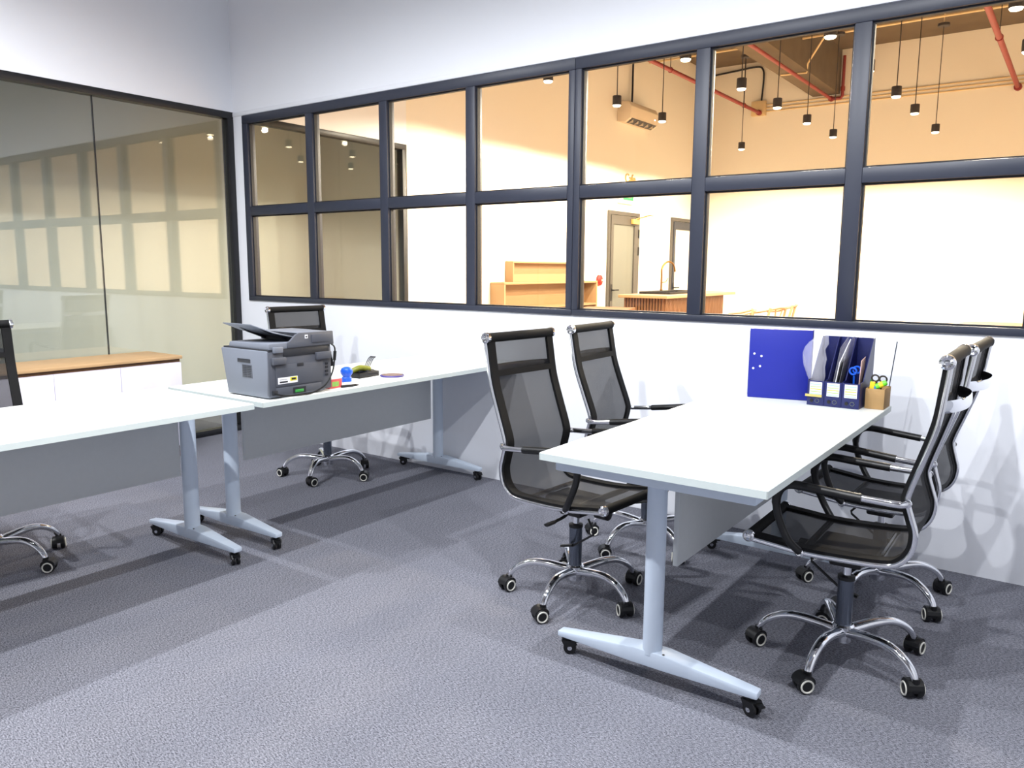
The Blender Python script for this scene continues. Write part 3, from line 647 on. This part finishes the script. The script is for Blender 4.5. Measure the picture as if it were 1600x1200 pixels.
# ------------------------------------------------------------------ low cabinet by the glazed wall
t = thing('low_cabinet', 'low white cabinet with a wooden top along the glazed wall', 'cabinet', (0.24, -2.0, 0))
bx('wooden_top', 'wood_light', t, -0.225, 0.212, -2.2, 1.2, 0.678, 0.70, bev=0.002)
bx('shadow_rail', 'wood_dark', t, -0.22, 0.185, -2.195, 1.195, 0.655, 0.678)
bx('carcass', 'cab_white', t, -0.22, 0.185, -2.195, 1.195, 0.08, 0.655)
bx('plinth', 'wood_dark', t, -0.20, 0.17, -2.18, 1.17, 0.0, 0.08)
ds = [1.195, 0.775, 0.37, -0.04, -0.45, -0.86, -1.27, -1.68, -2.195]
for a, c in zip(ds[1:], ds): bx('door', 'cab_white', t, 0.185, 0.204, a+0.002, c-0.002, 0.082, 0.652, bev=0.0015)

# ------------------------------------------------------------------ the cafe beyond the window
t = thing('wall_shelf', 'oak console shelf with a low hutch along the cafe wall', 'shelf', (0.005, 3.225, 0))
D, LN = 0.195, 2.06
bx('top_board', 'wood_oak', t, 0, D, 0, LN, 1.115, 1.14, bev=0.002)
bx('end_panel', 'wood_oak', t, 0, D, 0, 0.025, 0, 1.115, bev=0.002); bx('end_panel', 'wood_oak', t, 0, D, LN-0.025, LN, 0, 1.115, bev=0.002)
bx('back_panel', 'wood_oak', t, 0, 0.012, 0.025, LN-0.025, 0.0, 1.115); bx('lower_board', 'wood_oak', t, 0.012, D, 0.025, LN-0.025, 0.83, 0.855); bx('lower_board', 'wood_oak', t, 0.012, D, 0.025, LN-0.025, 0.10, 0.125)
bx('hutch_end', 'wood_oak', t, 0, 0.11, 0.28, 0.30, 1.14, 1.376); bx('hutch_end', 'wood_oak', t, 0, 0.11, 1.76, 1.78, 1.14, 1.376)
bx('hutch_top', 'wood_oak', t, 0, 0.11, 0.30, 1.76, 1.356, 1.376); bx('hutch_back', 'wood_oak', t, 0, 0.01, 0.30, 1.76, 1.14, 1.356)
t = thing('fire_bell', 'round red fire bell on the cafe wall beside the door', 'bell', (0.0, 5.66, 1.14))
b = NB(); lathe(b, [(0.03,0.0),(0.075,0.002),(0.07,0.03),(0.045,0.045),(0.012,0.05)], seg=24, axis='x'); obj('gong', b, 'red_bell', t)
b = NB(); lathe(b, [(0.004,0.048),(0.012,0.048),(0.012,0.058),(0.004,0.06)], seg=12, axis='x'); obj('centre_nut', b, 'ac_white', t)
t = thing('wall_socket', 'white wall switch plate left of the oak shelf', 'switch', (0.0, 3.02, 1.12))
bx('plate', 'cafe_paint', t, 0, 0.008, -0.04, 0.04, -0.06, 0.06, bev=0.002); bx('rocker', 'ac_white', t, 0.008, 0.012, -0.02, 0.02, -0.05, -0.03)

def cafe_door(name, y0, y1, zt, leafmat, panemat, closer):
    d = struct_root(name)
    fm = 'door_grey'
    bx('jamb', fm, d, -0.02, 0.03, y0, y0+0.05, 0, zt); bx('jamb', fm, d, -0.02, 0.03, y1-0.05, y1, 0, zt); bx('head', fm, d, -0.02, 0.03, y0+0.05, y1-0.05, zt-0.05, zt)
    a0, a1, z1 = y0+0.055, y1-0.055, zt-0.06
    bx('stile', leafmat, d, 0.002, 0.04, a0, a0+0.07, 0.01, z1); bx('stile', leafmat, d, 0.002, 0.04, a1-0.12, a1, 0.01, z1)
    bx('rail', leafmat, d, 0.002, 0.04, a0+0.07, a1-0.12, z1-0.12, z1); bx('rail', leafmat, d, 0.002, 0.04, a0+0.07, a1-0.12, 0.01, 0.14)
    bx('pane', panemat, d, 0.010, 0.02, a0+0.07, a1-0.12, 0.14, z1-0.12)
    b = NB(); tube(b, [(0.04, a0+0.035, 1.0), (0.085, a0+0.035, 1.0), (0.085, a0+0.16, 1.0)], 0.010, 8); obj('handle', b, 'black_plastic', d)
    bx('lock_plate', 'black_plastic', d, 0.04, 0.046, a0+0.015, a0+0.055, 0.85, 1.08)
    for z in (0.4, 1.55, 1.8): bx('hinge', 'black_plastic', d, 0.03, 0.05, y1-0.06, y1-0.03, z-0.06, z+0.06)
    if closer:
        bx('door_closer', 'gold', d, 0.04, 0.085, y1-0.30, y1-0.10, zt-0.16, zt-0.09, bev=0.004)
        b = NB(); tube(b, [(0.07, y1-0.2, zt-0.09), (0.22, y1-0.05, zt-0.03), (0.10, y1+0.28, zt-0.02)], 0.009, 8); obj('closer_arm', b, 'brass', d)
    return d
cafe_door('door_1', 5.86, 6.78, 2.09, 'door_grey', 'frosted', True)
cafe_door('door_2', 7.895, 8.80, 2.10, 'door_dark', 'cafe_paint', False)  # opaque white pane: brightness of the room behind the doorway put in as colour
t = thing('exit_sign', 'green exit sign above the cafe door', 'sign', (0.0, 6.36, 2.30))
bx('housing', 'ac_white', t, 0, 0.03, -0.23, 0.20, -0.10, 0.09, bev=0.003)
bx('green_face', 'exit_green', t, 0.03, 0.033, -0.11, 0.19, -0.045, 0.08)
def text(name, body, size, m, parent=None, ext=0.004):
    cu = bpy.data.curves.new(name, 'FONT'); cu.body = body; cu.size = size; cu.extrude = ext; cu.align_x = 'CENTER'; cu.align_y = 'CENTER'
    o = bpy.data.objects.new(name, cu); COL.objects.link(o)
    dg = bpy.context.evaluated_depsgraph_get(); me = bpy.data.meshes.new_from_object(o.evaluated_get(dg)); me.materials.clear(); me.materials.append(MATS[m])
    COL.objects.unlink(o); bpy.data.objects.remove(o); bpy.data.curves.remove(cu)
    q = bpy.data.objects.new(name, me); COL.objects.link(q)
    if parent: q.parent = parent
    return q
q = text('lettering', 'EXIT', 0.10, 'ac_white', t, 0.001); q.location = (0.034, 0.04, 0.018); q.rotation_euler = (PI/2, 0, PI/2)
q = tag(text('cafe_lettering', 'Cafe', 0.17, 'gold', None, 0.006), 'golden Cafe lettering on the wall above the exit sign', 'lettering'); q.location = (0.007, 6.49, 2.56); q.rotation_euler = (PI/2, 0, PI/2)

t = thing('air_conditioner', 'white split air conditioner high on the cafe wall', 'air conditioner', (0.0, 6.07, 3.27))
b = NB(); prism(b, [(0,0,0.02),(0.12,0,0.0),(0.20,0,0.05),(0.215,0,0.20),(0.17,0,0.27),(0,0,0.28)], (0,0.84,0)); obj('casing', b, 'ac_white', t, bev=0.008)
b = NB(); prism(b, [(0.118,0.05,-0.004),(0.205,0.05,0.046),(0.202,0.05,0.052),(0.115,0.05,0.004)], (0,0.74,0)); obj('outlet', b, 'dark_metal', t)
for k in range(5): bx('vane', 'ac_white', t, 0.13, 0.19, 0.10+0.15*k, 0.108+0.15*k, 0.0, 0.04)
bx('display', 'lens_cool', t, 0.2105, 0.2145, 0.72, 0.74, 0.11, 0.125)
b = NB(); tube(b, catmull([(0.06,0.30,0.28),(0.05,0.33,0.45),(0.04,0.35,0.80),(0.05,0.36,1.24)],5), 0.014, 8); obj('drain_hose', b, 'black_plastic', t)

t = thing('kitchen_island', 'slatted wooden kitchen island beyond the window', 'island', (0.96, 4.44, 0))
IW, IL = 0.62, 2.16
bx('worktop', 'wood_light', t, 0, IW, 0, IL, 0.965, 1.0, bev=0.003)
bx('carcass', 'wood_dark', t, 0.065, IW-0.065, 0.075, IL-0.32, 0.0, 0.965)
k = 0; y = 0.075
pitch = 0.037
for q in range(int((IW-0.10)/pitch)):
    x = 0.052+q*pitch; bx('slat', 'wood_brown', t, x, x+0.022, 0.055, 0.075, 0.06, 0.965)
for q in range(int((IL-0.38)/pitch)):
    y = 0.075+q*pitch; bx('slat', 'wood_brown', t, IW-0.065, IW-0.045, y, y+0.022, 0.06, 0.965)
bx('plinth', 'wood_dark', t, 0.075, IW-0.075, 0.085, IL-0.33, 0, 0.06)
t = thing('sink', 'black raised sink surround on the kitchen island', 'sink', (1.22, 5.36, 1.0005))
b = NB()
for a in ((-0.20,-0.16,-0.50,0.50),(0.16,0.20,-0.50,0.50),(-0.16,0.16,-0.50,-0.46),(-0.16,0.16,0.46,0.50)): box(b, *a, 0, 0.028)
obj('rim', b, 'black_plastic', t, bev=0.002); bx('basin', 'dark_metal', t, -0.16, 0.16, -0.46, 0.46, 0.0, 0.006)
t = thing('faucet', 'tall gooseneck brass faucet on the kitchen island', 'faucet', (1.04, 5.43, 1.029))
b = NB(); tube(b, catmull([(0,0,0.0),(0,0,0.18),(0,0,0.27),(0.015,0.05,0.335),(0.03,0.13,0.36),(0.045,0.21,0.34),(0.05,0.26,0.29),(0.052,0.28,0.235)],5), 0.012, 10); obj('spout', b, 'brass', t, ang=60)
b = NB(); lathe(b, [(0.012,0),(0.018,0.001),(0.018,0.012),(0.013,0.016)], seg=16); obj('base_ring', b, 'brass', t)
b = NB(); tube(b, [(0,0,0.10),(0.03,0.06,0.105),(0.04,0.10,0.15)], 0.006, 8); obj('lever', b, 'brass', t)

# wooden cafe tables and chairs
def wood_table(label, loc, rz, lx, ly, z, m='wood_light'):
    t = thing('cafe_table', label, 'table', (*loc, 0), rz)
    bx('tabletop', m, t, -lx/2, lx/2, -ly/2, ly/2, z-0.03, z, bev=0.004)
    for sx in (-1, 1):
        for sy in (-1, 1): bx('leg', m, t, sx*(lx/2-0.05)-0.025, sx*(lx/2-0.05)+0.025, sy*(ly/2-0.05)-0.025, sy*(ly/2-0.05)+0.025, 0, z-0.03)
    return t
wood_table('brown wooden table top between the oak shelf and the island', (1.30, 3.28), math.radians(16.5), 0.55, 1.75, 0.87, 'wood_brown')
t = thing('round_table', 'round wooden cafe table just showing above the window sill', 'table', (4.75, 5.0, 0))
b = NB(); lathe(b, [(0.32,0.76),(0.335,0.77),(0.335,0.79),(0.32,0.80),(0.05,0.80)], seg=36); obj('tabletop', b, 'wood_oak', t)
b = NB(); lathe(b, [(0.20,0),(0.20,0.02),(0.035,0.04),(0.03,0.76)], seg=20); obj('pedestal', b, 'dark_metal', t)
def wood_chair(label, x, y, rz):
    t = thing('cafe_chair', label, 'chair', (x, y, 0), rz, 'pale wooden chairs in the cafe')
    b = NB(); prism(b, [(-0.2,-0.22,0.45),(0.22,-0.24,0.45),(0.22,0.24,0.45),(-0.2,0.22,0.45)], (0,0,0.03)); obj('seat', b, 'wood_light', t, bev=0.006)
    for s in (-1, 1):
        b = NB(); tube(b, [(0.19,s*0.2,0.45),(0.21,s*0.21,0)], 0.016, 8); obj('leg', b, 'wood_light', t)
        b = NB(); tube(b, catmull([(-0.20,s*0.2,0),(-0.19,s*0.2,0.45),(-0.22,s*0.21,0.66),(-0.26,s*0.20,0.83)],4), 0.016, 8); obj('leg', b, 'wood_light', t)
    b = NB(); tube(b, catmull([(0.02,-0.25,0.76),(-0.14,-0.25,0.78),(-0.25,-0.17,0.81),(-0.285,0,0.825),(-0.25,0.17,0.81),(-0.14,0.25,0.78),(0.02,0.25,0.76)],5), 0.020, 8, ry=0.014); obj('top_rail', b, 'wood_light', t, ang=60)
    for s in (-1, 1):
        b = NB(); tube(b, [(-0.20,s*0.03,0.47),(-0.235,s*0.03,0.62),(-0.272,s*0.09,0.815)], 0.010, 8); obj('splat', b, 'wood_light', t)
    return t
wood_chair('pale wooden chair beside the slatted island, nearest', 1.98, 5.35, math.radians(200))
wood_chair('pale wooden chair right of the island, in the middle', 2.06, 6.15, math.radians(170))
wood_chair('pale wooden chair right of the island, farthest back', 1.98, 7.0, math.radians(190))

# exposed services under the cafe ceiling
def red_pipe(label, pts, r, hangers=()):
    t = thing('sprinkler_pipe', label, 'pipe', pts[0], 0, 'red sprinkler pipes in the cafe'); o = Vector(pts[0])
    b = NB(); tube(b, [Vector(p)-o for p in pts], r, 12); obj('pipe_run', b, 'red_pipe', t)
    e = Vector(pts[-1])-o
    b = NB(); tube(b, [e+Vector((0,-0.06,0)), e+Vector((0,-0.002,0))], r*1.6, 12); obj('coupling', b, 'red_pipe', t)
    for y in hangers:
        f = (y-pts[0][1])/(pts[1][1]-pts[0][1]); q = Vector(pts[0]).lerp(Vector(pts[1]), f)-o
        b = NB(); tube(b, [q+Vector((0,0,r)), Vector((q.x, q.y, ZC-o.z))], 0.005, 6); obj('hanger_rod', b, 'dark_metal', t)
        b = NB(); torus(b, q, (0,1,0), r*1.15, 0.006, 16, 6); obj('hanger_ring', b, 'red_pipe', t)
    return t
red_pipe('red sprinkler pipe running above the air conditioner to the far wall', [(0.985,0.4,3.733),(0.985,8.90,3.733)], 0.026, (3.0,5.6,8.2))
red_pipe('red sprinkler pipe running beneath the concrete beam to the far wall', [(2.05,0.4,3.828),(2.05,8.95,3.828)], 0.024, ())
red_pipe('red sprinkler pipe at the right side of the cafe ceiling', [(4.42,0.4,3.716),(4.42,8.99,3.716)], 0.030, (3.4,6.2))
t = thing('riser_pipe', 'short upright red pipe on the far cafe wall by the beam', 'pipe', (2.20, 8.95, 3.83), 0, 'red sprinkler pipes in the cafe')
b = NB(); tube(b, [(-0.14,0,0),(-0.02,0,0.0),(0,0,0.03),(0,0,0.60)], 0.022, 10); obj('pipe_run', b, 'red_pipe', t)
b = NB(); tube(b, [(0,0,0.10),(0,0,0.16)], 0.032, 10); obj('coupling', b, 'red_pipe', t)
for k, z in enumerate((3.76, 3.81, 3.86)):
    b = NB(); tube(b, [(1.06,8.985,z),(XR-0.01,8.985,z)], 0.010, 8); tag(obj('wall_conduit', b, 'conduit'), ['lowest','middle','highest'][k]+' of three thin conduits along the far cafe wall', 'conduit', 'conduits on the far wall')
t = thing('junction_box', 'square cream junction box on the far cafe wall', 'junction box', (0.95, 8.998, 3.81))
bx('box_body', 'conduit', t, -0.11, 0.11, -0.08, 0, -0.11, 0.11, bev=0.004); bx('cover', 'conduit', t, -0.09, 0.09, -0.086, -0.08, -0.09, 0.09, bev=0.002)
b = NB(); tube(b, catmull([(0.03,8.97,4.40),(0.50,8.97,4.43),(0.88,8.97,4.45),(0.98,8.97,4.40),(1.0,8.97,4.25),(0.985,8.96,3.93)],5), 0.014, 8); tag(obj('black_cable', b, 'black_plastic'), 'thick black cable bending down to the junction box', 'cable')
b = NB(); tube(b, [(0.02,6.95,4.222),(1.74,6.95,4.222)], 0.014, 8); tag(obj('ceiling_conduit', b, 'conduit'), 'cream conduit under the cafe ceiling left of the beam', 'conduit', 'conduits under the cafe ceiling')
b = NB(); tube(b, [(2.17,6.95,4.222),(XR-0.01,6.95,4.222)], 0.014, 8); tag(obj('ceiling_conduit', b, 'conduit'), 'cream conduit under the cafe ceiling right of the beam', 'conduit', 'conduits under the cafe ceiling')
b = NB(); tube(b, [(2.50,6.80,ZC),(2.50,6.80,4.19),(2.165,7.25,3.98),(2.13,7.35,3.888),(1.80,7.30,3.888)], 0.012, 8); tag(obj('drop_conduit', b, 'conduit'), 'cream conduit bending down across the side of the concrete beam', 'conduit', 'conduits under the cafe ceiling')
